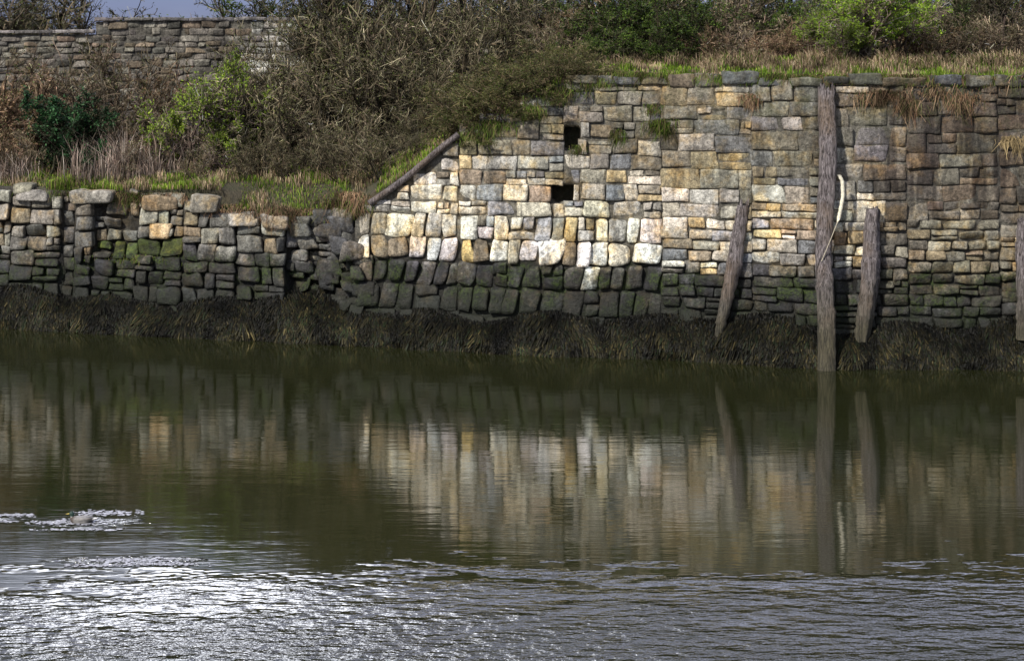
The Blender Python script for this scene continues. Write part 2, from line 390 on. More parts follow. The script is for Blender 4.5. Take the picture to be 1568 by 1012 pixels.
# ---------------------------------------------------------------- ground + water
offs=np.concatenate([[-420,-200,-80,-30,-10,-3,1.45,1.6],np.arange(1.8,16,.35),np.arange(17,60,4),[70,90,130,200,320,520,800]])
xs=np.concatenate([[-800,-400,-200,-120,-80],np.arange(-60,60.1,.5),[80,120,200,400,800]])
X=np.repeat(xs[:,None],len(offs),1); O=np.repeat(offs[None],len(xs),0)
Z=np.where(O<1.5,-2.5,ground(X,O)-.05)
V=np.stack([X,W(X)+O,Z],-1).reshape(-1,3)
obj('ground',mesh_np('ground',V,grid_quads(len(xs),len(offs)),None,[M_ground]))
def water_material():
    m,nt,b=newmat('river_water')
    pos=N(nt,'ShaderNodeNewGeometry').outputs['Position']
    s=N(nt,'ShaderNodeSeparateXYZ'); nt.links.new(pos,s.inputs[0])
    big=noise(nt,scaled(nt,pos,(.25,.5,0)),1.0,2,.6)
    med=noise(nt,scaled(nt,pos,(.8,1.8,0)),1.0,3,.65)
    yy=math_(nt,'ADD',s.outputs[1],mapr(nt,big,.3,.7,-.9,.9))
    yy=math_(nt,'ADD',yy,mapr(nt,med,.3,.7,-1.3,1.3))
    mask=mapr(nt,yy,26.4,22.6,0,1)
    pn=mapr(nt,noise(nt,scaled(nt,pos,(1.5,6,0)),1.0,3,.7),.3,.7,-.9,.9)
    def patch(cx,cy,rx,ry):
        dx=math_(nt,'DIVIDE',math_(nt,'SUBTRACT',s.outputs[0],cx),rx); dy=math_(nt,'DIVIDE',math_(nt,'SUBTRACT',s.outputs[1],cy),ry)
        d=math_(nt,'ADD',math_(nt,'MULTIPLY',dx,dx),math_(nt,'MULTIPLY',dy,dy))
        d=math_(nt,'ADD',d,pn)
        return mapr(nt,d,.95,.55,0,1)
    for p in [(-6.35,29.0,.8,.36),(-5.35,26.8,1.1,.24),(-7.75,29.2,.45,.12)]:
        mask=math_(nt,'MAXIMUM',mask,math_(nt,'MULTIPLY',patch(*p),.9))
    calm=noise(nt,scaled(nt,pos,(.5,2.2,0)),1.0,2,.5)
    calm2=noise(nt,scaled(nt,pos,(2.4,11,0)),1.0,2,.5)
    rip=noise(nt,scaled(nt,pos,(5.0,8.5,0)),1.0,3,.55)
    rip2=noise(nt,scaled(nt,pos,(2.4,3.8,0)),1.0,1,.5)
    h=math_(nt,'ADD',math_(nt,'MULTIPLY',calm,.004),math_(nt,'MULTIPLY',calm2,.0016))
    rr=math_(nt,'ADD',math_(nt,'MULTIPLY',rip,.050),math_(nt,'MULTIPLY',rip2,.055))
    h=math_(nt,'ADD',h,math_(nt,'MULTIPLY',rr,mask))
    bm=N(nt,'ShaderNodeBump',Distance=1.0,Strength=1.0); nt.links.new(h,bm.inputs['Height']); nt.links.new(bm.outputs[0],b.inputs['Normal'])
    c=mixc(nt,big,(.012,.014,.004),(.018,.020,.007))
    nt.links.new(c,b.inputs['Base Color']); b.inputs['Roughness'].default_value=.045; b.inputs['IOR'].default_value=1.6
    return m
V=[(-600,-400,0),(600,-400,0),(600,60,0),(-600,60,0)]
obj('water',mesh_np('water',V,[(0,1,2,3)],None,[water_material()],smooth=False))
rg=np.random.default_rng(9); VV_=[];QQ_=[];CC_=[]
for (px,py,wx,wy,n) in [(165,786,48,3.5,240),(110,800,62,4,240),(120,811,66,1.6,110),(22,789,30,2,100),(12,799,14,1.2,30),(205,858,75,4,260),(150,866,45,2,90),(250,864,65,2,120)]:
    for i in range(n):
        qx=px+np.clip(rg.normal(),-2,2)*wx*.55; qy=py+rg.normal()*wy*.6; Y=F*H/(qy-90); X=(qx-784)*Y/F
        a=rg.uniform(.006,.035); b_=a*rg.uniform(.4,.9); m_=6; ph=rg.uniform(0,6)
        o=len(VV_)
        for k in range(m_):
            t=2*math.pi*k/m_+ph; rr=rg.uniform(.6,1.1); VV_.append((X+a*1.3*math.cos(t)*rr,Y+b_*1.6*math.sin(t)*rr,.006+rg.uniform(0,.006)))
        c=rg.uniform(.2,.5); CC_+= [(c*.93,c*.94,c*1.04)]*m_
        QQ_+= [(o,o+1,o+2,o+3),(o,o+3,o+4,o+5)]
obj('floating_foam',mesh_np('floating_foam',VV_,QQ_,CC_,[M_foam],smooth=False))
# ---------------------------------------------------------------- seaweed skirt on the footing
def mound(X,t):
    zt=.84+.18*snoise(np.stack([X*.5,X*0,X*0],-1),1.0)+.10*np.sin(X*2.3)
    lump=.16*snoise(np.stack([X*1.1,t*1.4,X*0],-1),1.2,4)
    z=zt*(1-t)-.12*t
    Yw=face(X,np.clip(z,.0,3)); bulge=np.sin(np.clip(t,0,1)*1.5)**1.1
    foot=W(X)-.05+.10*snoise(np.stack([X*1.4,X*0,X*0],-1),1.0,8)
    Y=Yw*(1-bulge)+foot*bulge-.05+lump*np.sin(t*3.14)
    return np.stack([X,Y,z],-1)
sw=empty('seaweed')
xs=np.arange(-34,34,.09); ts=np.linspace(0,1.0,16)
Xg=np.repeat(xs[:,None],16,1); Tg=np.repeat(ts[None],len(xs),0)
V=mound(Xg,Tg).reshape(-1,3)
obj('weedy_footing',mesh_np('weedy_footing',V,grid_quads(len(xs),16)[:,::-1],np.tile((.006,.006,.004),(len(V),1)),[M_weed]),parent=sw)
n=80000
X=R.uniform(-17,16,n); t=R.uniform(-.12,.97,n)
cl_=snoise(np.stack([X*2.2,t*1.0,0*X],-1),1.5,2)
P0=mound(X,t); P1=mound(X,t+.10)
dn=P1-P0; dn/=np.linalg.norm(dn,axis=1)[:,None]
L=R.uniform(.08,.34,n)*(1-.3*np.clip(t,0,1))*(1+.5*cl_)
dn=dn+R.normal(size=(n,3))*np.array([.25,.05,.05])+np.stack([snoise(np.stack([X*1.6,t,0*X],-1),1,7)*.25,0*X,0*X],-1)
wd=R.uniform(.006,.020,n)
out=np.stack([0*X,-R.uniform(.01,.05,n)-.06*np.clip(cl_,0,1),R.uniform(0,.02,n)],-1)
side=np.stack([wd,R.normal(size=n)*.006,0*X],-1)
A=P0+np.array([0,-.01,0]); B=A+dn*(L*.5)[:,None]+out; Cc=A+dn*L[:,None]+out*.6
Cc[:,2]=np.maximum(Cc[:,2],-.05)
V=np.stack([A-side*.6,A+side*.6,B-side,B+side,Cc-side*.7,Cc+side*.7],1).reshape(-1,3)
base=np.arange(n)[:,None]*6
Q=np.concatenate([base+np.array([0,1,3,2]),base+np.array([2,3,5,4])])
pal=np.array([(.013,.012,.006),(.024,.021,.009),(.007,.007,.005),(.055,.044,.018),(.013,.019,.008)])
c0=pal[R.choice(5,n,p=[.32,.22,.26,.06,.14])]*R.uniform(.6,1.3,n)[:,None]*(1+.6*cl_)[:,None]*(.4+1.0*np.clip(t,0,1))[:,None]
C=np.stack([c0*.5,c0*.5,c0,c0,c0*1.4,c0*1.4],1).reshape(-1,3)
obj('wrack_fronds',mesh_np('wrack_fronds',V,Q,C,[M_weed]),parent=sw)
# ---------------------------------------------------------------- lofts
def loft(rings,n=16,groove=0,seed=0,cap=True):
    rg=np.random.default_rng(seed); gr=rg.uniform(-1,1,n)
    V=[];C=[]
    for k,(c,ax,ay,col) in enumerate(rings):
        for i in range(n):
            a=2*math.pi*i/n; f=1+groove*(gr[i]*.8+rg.uniform(-.3,.3))
            V.append(np.array(c)+np.array(ax)*math.cos(a)*f+np.array(ay)*math.sin(a)*f); C.append(col)
    m=len(rings); Q=[]
    for k in range(m-1):
        for i in range(n):
            j=(i+1)%n; Q.append((k*n+i,k*n+j,(k+1)*n+j,(k+1)*n+i))
    if cap:
        for k,rev in ((0,1),(m-1,0)):
            V.append(np.array(rings[k][0])); C.append(rings[k][3]); ci=len(V)-1
            for i in range(0,n,2):
                q=(k*n+i,ci,k*n+(i+2)%n,k*n+(i+1)%n)
                Q.append(q if rev==0 else q[::-1])
    return np.array(V),np.array(Q),np.array(C)
def pile(name,pts,seed,n=22,groove=.16):
    rings=[]
    rg=np.random.default_rng(seed)
    P=np.array([((px-784)*Y/F, Y, H-(py-90)*Y/F, r) for (px,py,Y,r) in pts]); m=44
    tt=np.linspace(0,1,m); d=np.linspace(0,1,len(P))
    for t in tt:
        q=[np.interp(t,d,P[:,i]) for i in range(4)]
        r=q[3]*(1+rg.normal()*.03); rings.append(((q[0]+rg.normal()*.008+.02*math.sin(t*9+seed),q[1],q[2]),(r,0,0),(0,r*.95,0),(.2,.18,.16)))
    V,Q,C=loft(rings,n,groove,seed)
    top=V[:,2]>V[:,2].max()-.02
    V[top,2]+=rg.uniform(-.25,.08,top.sum())
    return obj(name,mesh_np(name,V,Q,C,[M_wood],smooth=True))
pile('timber_pile',[(1264,590,43.15,.20),(1266,480,43.4,.20),(1262,380,43.7,.18),(1267,250,44.05,.20),(1266,128,44.45,.19)],1)
pile('timber_pile',[(1098,535,44.5,.08),(1107,490,44.5,.13),(1124,400,44.65,.19),(1140,308,44.85,.13)],2)
pile('timber_pile',[(1318,545,43.75,.15),(1325,480,43.75,.19),(1333,400,43.9,.21),(1338,314,44.1,.14)],3)
pile('timber_pile',[(1566,520,43.4,.12),(1566,440,43.5,.14),(1566,335,43.8,.12)],4)
a=wp(566,316); b_=wp(704,209)
p0=np.array([a[0],a[2]-.12,a[1]+.08]); p1=np.array([b_[0],b_[2]-.12,b_[1]+.02])
rings=[]
d=(p1-p0)/np.linalg.norm(p1-p0); up=np.cross(d,(0,-1,0)); up/=np.linalg.norm(up)
for t in np.linspace(0,1,24):
    rings.append((p0+(p1-p0)*t+up*.04*math.sin(t*5),up*.08,np.array((0,-.11,0)),(.2,.18,.16)))
V,Q,C=loft(rings,12,.16,8); obj('timber_beam',mesh_np('timber_beam',V,Q,C,[M_wood]))
pts=[(1285,268),(1290,278),(1291,300),(1287,322),(1284,336)]
rings=[]
for i,t in enumerate(np.linspace(0,1,26)):
    px=np.interp(t,np.linspace(0,1,5),[p[0] for p in pts]); py=np.interp(t,np.linspace(0,1,5),[p[1] for p in pts]); Y=43.8
    rings.append((((px-784)*Y/F,Y,H-(py-90)*Y/F),(.045+.006*math.sin(i*2.2),0,0),(0,.042,0),(.75,.70,.55)))
for i,t in enumerate(np.linspace(0,1,14)[1:]):
    px=1284-26*t; py=336+64*t; Y=43.48
    rings.append((((px-784)*Y/F,Y-.03*math.sin(t*3),H-(py-90)*Y/F),(.012,0,0.006),(0,.014,0),(.45,.40,.30)))
V,Q,C=loft(rings,8,0,3); obj('mooring_rope',mesh_np('mooring_rope',V,Q,C,[M_rope]))
def ell(cx,cz,ry,rz,col): return ((cx,0,cz),(0,ry,0),(0,0,rz),col)
BRN=(.06,.045,.035); GRY=(.20,.19,.18); WHT=(.7,.69,.66); BLK=(.015,.015,.015); GRN=(.01,.035,.025); YEL=(.4,.30,.06)
bod=[ell(-.29,.115,.008,.004,WHT),ell(-.25,.105,.045,.018,WHT),ell(-.21,.09,.065,.035,BLK),ell(-.16,.07,.09,.065,BLK),ell(-.08,.06,.11,.085,GRY),ell(0,.055,.12,.092,GRY),ell(.08,.055,.112,.09,GRY),ell(.14,.06,.09,.08,BRN),ell(.18,.075,.065,.06,BRN),ell(.205,.085,.03,.03,BRN)]
V1,Q1,C1=loft(bod,16)
neck=[((.14,0,.08),(.055,0,0),(0,.05,0),BRN),((.165,0,.12),(.038,0,.01),(0,.036,0),WHT),((.175,0,.14),(.033,0,.005),(0,.032,0),GRN),((.18,0,.165),(.042,0,0),(0,.036,0),GRN),((.185,0,.19),(.048,0,0),(0,.038,0),GRN),((.185,0,.215),(.038,0,0),(0,.03,0),GRN),((.18,0,.232),(.012,0,0),(0,.01,0),GRN)]
V2,Q2,C2=loft(neck,16)
bill=[((.22,0,.187),(0,.018,0),(0,0,.018),YEL),((.25,0,.178),(0,.016,0),(0,0,.010),YEL),((.28,0,.173),(0,.017,0),(0,0,.006),YEL),((.292,0,.172),(0,.008,0),(0,0,.003),YEL)]
V3,Q3,C3=loft(bill,12)
wing=[]
for sgn in (-1,1):
    wing.append(loft([((-.2,sgn*.05,.12),(0,.01,0),(0,0,.006),BRN),((-.12,sgn*.085,.105),(0,.022,0),(0,0,.03),GRY),((0,sgn*.1,.09),(0,.028,0),(0,0,.05),GRY),((.09,sgn*.09,.085),(0,.02,0),(0,0,.035),GRY),((.12,sgn*.08,.085),(0,.006,0),(0,0,.01),BRN)],10))
Vs=[V1,V2,V3]+[w[0] for w in wing]; Qs=[Q1,Q2,Q3]+[w[1] for w in wing]; Cs=[C1,C2,C3]+[w[2] for w in wing]
o=0;QQ=[]
for v,q in zip(Vs,Qs): QQ.append(q+o); o+=len(v)
Yd=29.0
obj('mallard_duck',mesh_np('mallard_duck',np.concatenate(Vs),np.concatenate(QQ),np.concatenate(Cs),[M_vc]),((125-784)*Yd/F,Yd,-.015),(0,0,math.radians(172)),(.85,.85,.78))
# ---------------------------------------------------------------- vegetation generators
def norm(v): return v/np.maximum(np.linalg.norm(v,axis=-1,keepdims=True),1e-6)
def grow(rg,pos,dr,L,nseg,wob,up):
    pts=[pos]; d=dr
    for k in range(nseg):
        d=norm(d+rg.normal(size=d.shape)*wob+np.array([0,0,up])); pts.append(pts[-1]+d*(L/nseg)[:,None])
    return np.stack(pts,1)
def spawn(rg,pts,L,m,spread,ratio,tmin=.25):
    n,k,_=pts.shape; idx=np.repeat(np.arange(n),m)
    t=rg.uniform(tmin,1,len(idx))*(k-1-1e-4); i=t.astype(int); f=(t-i)[:,None]
    a=pts[idx,i]; b=pts[idx,i+1]; p=a*(1-f)+b*f; d=norm(b-a)
    d=norm(d+rg.normal(size=d.shape)*spread); return p,d,L[idx]*ratio*rg.uniform(.5,1.2,len(idx))*(1.15-.5*t/(k-1)),t/(k-1)
def tubes(rg,pts,r0,r1,col0,col1,sides):
    n,k,_=pts.shape
    d=norm(pts[:,-1]-pts[:,0]); a=norm(np.cross(d,rg.normal(size=d.shape))); b=np.cross(d,a)
    V=[];C=[]
    for j in range(k):
        t=j/(k-1); r=(r0*(1-t)+r1*t)
        r=np.broadcast_to(r,(n,))[:,None]
        if sides==2: ring=[pts[:,j]-a*r,pts[:,j]+a*r]
        else: ring=[pts[:,j]+(a*math.cos(2*math.pi*s/sides)+b*math.sin(2*math.pi*s/sides))*r for s in range(sides)]
        V.append(np.stack(ring,1)); c=col0*(1-t)+col1*t; C.append(np.repeat(c[:,None],sides,1))
    V=np.stack(V,1); C=np.stack(C,1)
    base=np.arange(n)[:,None]*(k*sides); Q=[]
    for j in range(k-1):
        for s in range(1 if sides==2 else sides):
            s2=(s+1)%sides; Q.append(base+np.array([j*sides+s,j*sides+s2,(j+1)*sides+s2,(j+1)*sides+s]))
    return V.reshape(-1,3),np.concatenate(Q),C.reshape(-1,3)
def merge(parts):
    o=0;V=[];Q=[];C=[];M=[]
    for i,p in enumerate(parts):
        V.append(p[0]);Q.append(p[1]+o);C.append(p[2]);M.append(np.full(len(p[1]),p[3] if len(p)>3 else 0)); o+=len(p[0])
    return np.concatenate(V),np.concatenate(Q),np.concatenate(C),np.concatenate(M)
def cvar(rg,col,n,s=.6): return np.clip(np.array(col)[None]*np.exp(rg.normal(size=(n,1))*s)*(1+rg.normal(size=(n,3))*.05),0,.55)
def leaves(rg,P,size,cols,wts=None):
    n=len(P); a=norm(rg.normal(size=(n,3))); b=norm(np.cross(a,rg.normal(size=(n,3))))
    s=(size*rg.uniform(.5,1.3,n))[:,None]
    V=np.stack([P-a*s,P+b*s*.45,P+a*s,P-b*s*.45],1).reshape(-1,3)
    Q=np.arange(n)[:,None]*4+np.arange(4)
    cols=np.array(cols); c=cols[rg.choice(len(cols),n,p=wts)]*rg.uniform(.6,1.35,(n,1))
    return V,Q,np.repeat(c,4,axis=0),1
def shrub(name,seed,height=2.5,width=1.0,stems=14,trunk=False,twig=(.13,.10,.08),tip=(.20,.16,.13),m=(7,7,7),leafn=0,leafsize=.04,leafcols=None,up=.12,spread=.75,base=.03,r2=.011,r3=.008):
    rg=np.random.default_rng(seed)
    if trunk: 
        pos=np.zeros((stems,3)); pos[:,:2]=rg.normal(size=(stems,2))*.08
        dr=norm(np.stack([rg.normal(size=stems)*.18*width,rg.normal(size=stems)*.18*width,np.ones(stems)],1))
    else:
        pos=np.zeros((stems,3)); pos[:,:2]=rg.normal(size=(stems,2))*.28*width
        dr=norm(np.stack([rg.normal(size=stems)*.55*width,rg.normal(size=stems)*.55*width,np.ones(stems)],1))
    r=base
    L=height*rg.uniform(.45,.9,stems)
    parts=[]
    p=grow(rg,pos,dr,L,7,.13,up); parts.append((*tubes(rg,p,r,r*.3,cvar(rg,twig,stems),cvar(rg,twig,stems),5),0))
    q,d,L1,_=spawn(rg,p,L,m[0],spread,.5,.2 if not trunk else .35); p1=grow(rg,q,d,L1,5,.16,up*.8); parts.append((*tubes(rg,p1,r*.42,r*.2,cvar(rg,twig,len(q)),cvar(rg,tip,len(q)),3),0))
    q,d,L2,_=spawn(rg,p1,L1,m[1],spread,.6,.15); p2=grow(rg,q,d,L2,3,.2,up*.6); cc=cvar(rg,tip,len(q)); parts.append((*tubes(rg,p2,r2,r2*.6,cc*.6,cc,2),0))
    q,d,L3,_=spawn(rg,p2,L2,m[2],spread,.65,.1); p3=grow(rg,q,d,L3,2,.2,up*.5); cc=cvar(rg,tip,len(q)); parts.append((*tubes(rg,p3,r3,r3*.6,cc*.7,cc,2),0))
    if leafn:
        idx=rg.integers(0,len(p3),leafn); t=rg.uniform(0,1,(leafn,1)); P=p3[idx,0]*(1-t)+p3[idx,-1]*t+rg.normal(size=(leafn,3))*.03
        k=snoise(P,1.1)+rg.normal(size=leafn)*.35; P=P[k>-.25]
        parts.append(leaves(rg,P,leafsize,leafcols))
    V,Q,C,M=merge(parts)
    return mesh_np(name,V,Q,C,[M_bark,M_leaf],smooth=False,matidx=M)
bare=[shrub('bare_shrub',20+i,2.6,1.0,10,False,twig=(.09,.07,.052),tip=(.19,.15,.105),m=(7,6,4),leafn=2200,leafsize=.025,leafcols=[(.11,.14,.03),(.15,.12,.05)]) for i in range(3)]
darkb=[shrub('dark_bare_shrub',30+i,2.8,1.0,10,False,twig=(.05,.042,.030),tip=(.135,.115,.075),m=(7,6,4),leafn=3500,leafsize=.025,leafcols=[(.10,.13,.03),(.07,.06,.03),(.13,.15,.04)]) for i in range(3)]
tree=[shrub('bare_tree',40+i,5.0,1.0,4,True,twig=(.045,.038,.03),tip=(.09,.08,.06),m=(10,8,5),base=.10,leafn=4000,leafsize=.04,leafcols=[(.06,.08,.02),(.09,.07,.03)]) for i in range(2)]
yg=[(.22,.32,.03),(.14,.23,.025),(.31,.40,.05)]
gb=[shrub('green_shrub',50+i,2.6,1.0,12,False,m=(7,6,6),leafn=15000,leafsize=.036,leafcols=yg,spread=.9) for i in range(2)]
olive=[shrub('olive_shrub',60+i,2.6,1.0,12,False,twig=(.05,.045,.03),tip=(.07,.065,.04),m=(7,6,5),leafn=14000,leafsize=.038,leafcols=[(.07,.125,.016),(.11,.17,.022),(.03,.058,.013)]) for i in range(2)]
haw=[shrub('haw_shrub',65+i,2.6,1.1,13,False,twig=(.07,.055,.038),tip=(.13,.105,.06),m=(7,7,5),leafn=10000,leafsize=.034,leafcols=[(.095,.135,.022),(.06,.09,.018),(.13,.125,.04)],up=-.02) for i in range(2)]
holly=[shrub('holly',70,1.9,.8,10,False,twig=(.03,.03,.02),tip=(.03,.03,.02),m=(7,7,6),leafn=20000,leafsize=.04,leafcols=[(.025,.075,.025),(.045,.11,.04),(.012,.03,.014)])]
brt=[shrub('bright_tree',80,3.0,1.1,9,True,m=(9,7,6),leafn=18000,leafsize=.045,base=.05,leafcols=[(.24,.38,.02),(.16,.28,.018),(.36,.50,.05)],up=-.03,spread=1.1)]
rus=[shrub('russet_shrub',90+i,2.4,1.1,12,False,twig=(.10,.063,.042),tip=(.19,.13,.085),m=(7,7,4),leafn=4000,leafsize=.03,leafcols=[(.14,.09,.04),(.10,.12,.035)]) for i in range(1)]
def put(name,protos,px,Y,top_py,wscale=1.0,base=None,hp=2.6,dx=0,kmin=.2):
    X=(px-784)*Y/F; g=float(gz(X,Y)) if base is None else base
    ht=H-(top_py-90)*Y/F-g
    k=max(ht/hp,kmin)
    me=protos[R.integers(len(protos))]
    return obj(name,me,(X+dx,Y,g-.05),(R.normal()*.05,R.normal()*.05,R.uniform(0,6.28)),(k*wscale,k*wscale,k))
for px,Y,t,w in [(-60,55,60,1.0),(15,56,65,1.1),(-10,53,150,1.0),(55,57,60,1.0),(140,57,50,1.0),(190,56,75,1.0),(160,54,160,1.1),(235,58,60,.9),(50,53.5,190,1.2),(220,53.5,175,1.1),(-140,55,80,1),(-220,54,100,1),(-300,55,90,1),(20,52.6,205,1.4),(180,52.4,205,1.4),(130,55.5,110,1.1),(345,52.3,195,1.5),(300,51.6,230,1.6),(20,57,60,1.1)]:
    put('bare_bush',bare if R.random()<.7 else rus,px,Y,t,w)
put('holly_bush',holly,95,52.8,150,1.1,hp=1.75)
put('holly_bush',holly,122,53.2,170,1.1,hp=1.75)
put('green_bush',gb,312,53.0,70,.95)
put('green_bush',gb,350,54.5,75,.8)
put('green_bush',gb,272,53.6,120,.8)
put('green_bush',gb,330,52.4,165,1.0)
for px,Y,t,w in [(395,54,90,1.0),(430,52.5,120,1.05),(470,54.5,30,1.0),(510,53,70,1.0),(545,55,-10,1.0),(590,53,30,1.0),(620,55.5,-25,.9),(650,52.5,60,.95),(690,54,10,.9),(560,51.5,160,1.0),(480,51.2,180,1.0),(620,51.0,160,.9),(740,55,-20,.8),(400,51.4,195,.9),(665,50.3,130,.9),(700,50.5,100,.9),(375,51.2,220,1.3),(440,50.8,215,1.3),(520,50.2,210,1.3),(580,49.6,205,1.3),(630,49.2,195,1.2),(420,56,50,1.0),(500,57,0,1.0),(780,56,-20,1.0),(830,54,10,1.0)]:
    put('bramble_thicket',darkb,px,Y,t,w,hp=2.5)
for px,Y,t,w in [(480,58,-30,.9),(530,57.5,-50,.9),(570,58.5,-50,.9),(620,58,-60,.9),(665,58.5,-50,.9),(710,58,-60,.9),(780,57,-50,.9),(840,56,-40,.9)]:
    put('bare_tree',tree,px,Y,t,w,hp=4.4)
for px,Y,t,w in [(700,48.8,160,1.3),(720,48.3,135,1.4),(765,48.4,105,1.5),(815,48.4,85,1.6),(865,48.2,80,1.6),(885,49,55,1.4),(855,49.5,45,1.2),(800,49.5,50,1.2),(750,49.6,75,1.2),(715,49.8,100,1.2)]:
    put('hawthorn_bush',haw,px,Y,t,w)
for px,off,k in [(708,1.5,.42),(728,1.3,.46),(745,1.5,.5),(762,1.25,.5),(780,1.5,.52),(797,1.25,.5),(815,1.5,.48),(832,1.3,.46),(850,1.5,.43),(868,1.35,.36),(890,1.5,.33),(915,1.7,.30),(690,1.7,.40)]:
    Y=float(W((px-784)*46.5/F))+off; X=(px-784)*Y/F
    obj('hawthorn_bush',haw[R.integers(2)],(X,Y,float(gz(X,Y))-.1),(.25+R.normal()*.1,R.normal()*.1,R.uniform(-.4,.4)),(k*1.25,k,k*.9))
for px,Y,t,w in [(890,51.5,0,1.3),(935,52.5,-20,1.2),(985,51.5,-15,1.3),(1040,52,-10,1.3),(1000,55,-30,1.1),(1070,53,-20,1.2),(1200,54,-20,1.1),(1440,52,-5,1.1),(1320,55,-40,1.2),(910,56,-40,1.2),(960,50.2,35,1.5),(1030,50.3,40,1.5),(900,49.8,50,1.5)]:
    put('laurel_bush',olive,px,Y,t,w,hp=2.4)
for px,Y,t,w in [(1085,51,25,1.5),(1130,50.5,30,1.5),(1175,50.5,32,1.5),(1215,51,25,1.4),(1150,54,-30,1.3),(860,51.5,20,1.1),(1420,50.5,25,1.4),(1460,50,30,1.5),(1510,50.2,25,1.5),(1545,50.5,20,1.5),(1490,52,-20,1.2),(1560,52,-30,1.2),(1600,51,10,1.2),(1660,51,20,1.2),(1740,51,20,1.2),(1830,51,10,1.2),(1250,52.5,10,1.3),(1390,52.5,0,1.3)]:
    put('bare_bush',rus if R.random()<.4 else bare,px,Y,t,w,hp=2.4)
for px,Y,t,w in [(1230,56,-50,1.),(1410,55,-55,1.),(1500,51.5,-60,.8),(1535,51,-60,.8),(1550,54,-60,1.),(1620,54,-50,.9),(1720,54,-50,.9),(1120,57,-50,1.),(1040,57,-50,1.),(960,57,-50,1.),(880,58,-50,1.),(1850,54,-40,.9),(1330,57,-50,1.)]:
    put('bare_tree',tree,px,Y,t,w,hp=4.4)
for px in range(860,1640,56):
    put('hedge_bush',(olive+rus+darkb),px,56.5+R.uniform(-1,1.5),-25+R.uniform(-10,15),1.45,hp=2.3)
put('lime_tree',brt,1325,49.5,-45,1.25,hp=3.1)
put('lime_tree',brt,1378,50.5,-20,1.2,hp=3.1)
put('lime_tree',brt,1262,50.5,-5,1.2,hp=3.1)
put('lime_tree',brt,1300,48.8,20,1.3,hp=3.1)
for px,Y,t in [(-330,68,-60),(-240,66,-70),(-160,67,-60),(-90,66,-70),(-30,65,-60),(30,66,-60),(80,65,-50),(55,70,-60),(375,66,-15),(430,68,-30),(480,66,-30),(560,67,-40),(640,67,-40),(720,67,-40),(800,67,-40),(880,67,-45),(1000,67,-50),(1120,67,-50),(1240,67,-50),(1360,67,-50),(1480,67,-50),(1600,67,-50),(1720,67,-45),(1840,67,-45)]:
    put('bare_tree',tree,px,Y,t,1.0,hp=4.6)
for px,Y,t in [(345,63,-5),(375,63.5,-10),(410,63,-15),(455,63,-10),(500,63,-15),(15,63,-5),(70,63,0),(130,63,10),(560,63,-15),(640,63,-15),(720,63,-20),(800,63,-20)]:
    put('hedge_bush',olive+rus if px>300 else darkb,px,Y,t,1.3)
# ---------------------------------------------------------------- grasses
def blades(rg,X,Y,h,cols,width=.008,lean=.35,wts=None,z=None,tipc=1.25):
    n=len(X); zz=gz(X,Y) if z is None else z
    P=np.stack([X,Y,zz-.04],-1); a=rg.uniform(0,6.28,n); ld=np.stack([np.cos(a),np.sin(a),0*a],-1)*rg.uniform(0,lean,n)[:,None]
    up=np.array([0,0,1.])
    cl=np.clip(1+.6*snoise(np.stack([X*1.3,Y*1.3,0*X],-1),1.3,10),.3,1.8)
    L=(h*rg.uniform(.4,1.2,n)*cl)[:,None]
    B=P+(up*.55+ld*.35)*L; T=P+(up*.9+ld*1.4)*L
    s=np.stack([np.cos(a+1.3),np.sin(a+1.3),0*a],-1)*width
    V=np.stack([P-s,P+s,B-s*.8,B+s*.8,T-s*.25,T+s*.25],1).reshape(-1,3)
    b=np.arange(n)[:,None]*6; Q=np.concatenate([b+np.array([0,1,3,2]),b+np.array([2,3,5,4])])
    cols=np.array(cols); c=cols[rg.choice(len(cols),n,p=wts)]*rg.uniform(.55,1.3,(n,1))
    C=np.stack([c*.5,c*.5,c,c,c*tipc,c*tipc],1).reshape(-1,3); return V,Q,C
rg=np.random.default_rng(77)
GR=[(.12,.20,.022),(.08,.14,.018),(.19,.26,.035)]; DR=[(.33,.25,.15),(.25,.175,.11),(.42,.33,.22),(.16,.11,.075)]
parts=[]
n=42000; X=rg.uniform(-24,-3.5,n); off=1.35+rg.uniform(0,1,n)**1.3*4.5; k=snoise(np.stack([X*.5,off*.3,0*X],-1),1)>-.6; X=X[k];off=off[k]
dryk=snoise(np.stack([X*1.1,off*.8,0*X],-1),1.2,5)>.15
parts.append(blades(rg,X[~dryk],(W(X)+off)[~dryk],.17,GR+[DR[1]]))
parts.append(blades(rg,X[dryk],(W(X)+off)[dryk],.24,DR+[GR[1]]))
n=50000; X=rg.uniform(.2,24,n); off=1.2+rg.uniform(0,1,n)**1.4*5.5
dryk=snoise(np.stack([X*1.0,off*.9,0*X],-1),1.2,5)+.25*(off-3.0)>.2
parts.append(blades(rg,X[~dryk],(W(X)+off)[~dryk],.14,GR+[DR[0]],wts=[.34,.30,.26,.10]))
parts.append(blades(rg,X[dryk],(W(X)+off)[dryk],.20,DR+[GR[0]]))
n=9000; X=rg.uniform(-3.4,1.5,n); off=1.0+rg.uniform(0,1,n)*4
parts.append(blades(rg,X,W(X)+off,.16,GR+[DR[3],DR[1]]))
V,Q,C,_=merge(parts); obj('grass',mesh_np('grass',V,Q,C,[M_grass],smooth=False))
parts=[]
n=26000; X=rg.uniform(-24,-4,n); off=rg.uniform(3.0,8,n); k=snoise(np.stack([X*.7,off*.6,0*X],-1),1,3)>.1; X=X[k];off=off[k]
parts.append(blades(rg,X,W(X)+off,.38,DR,.008,.7))
n=20000; X=rg.uniform(.5,24,n); off=rg.uniform(4.0,6.5,n); k=snoise(np.stack([X*.45,off*.4,0*X],-1),1,6)>-.3; X=X[k];off=off[k]
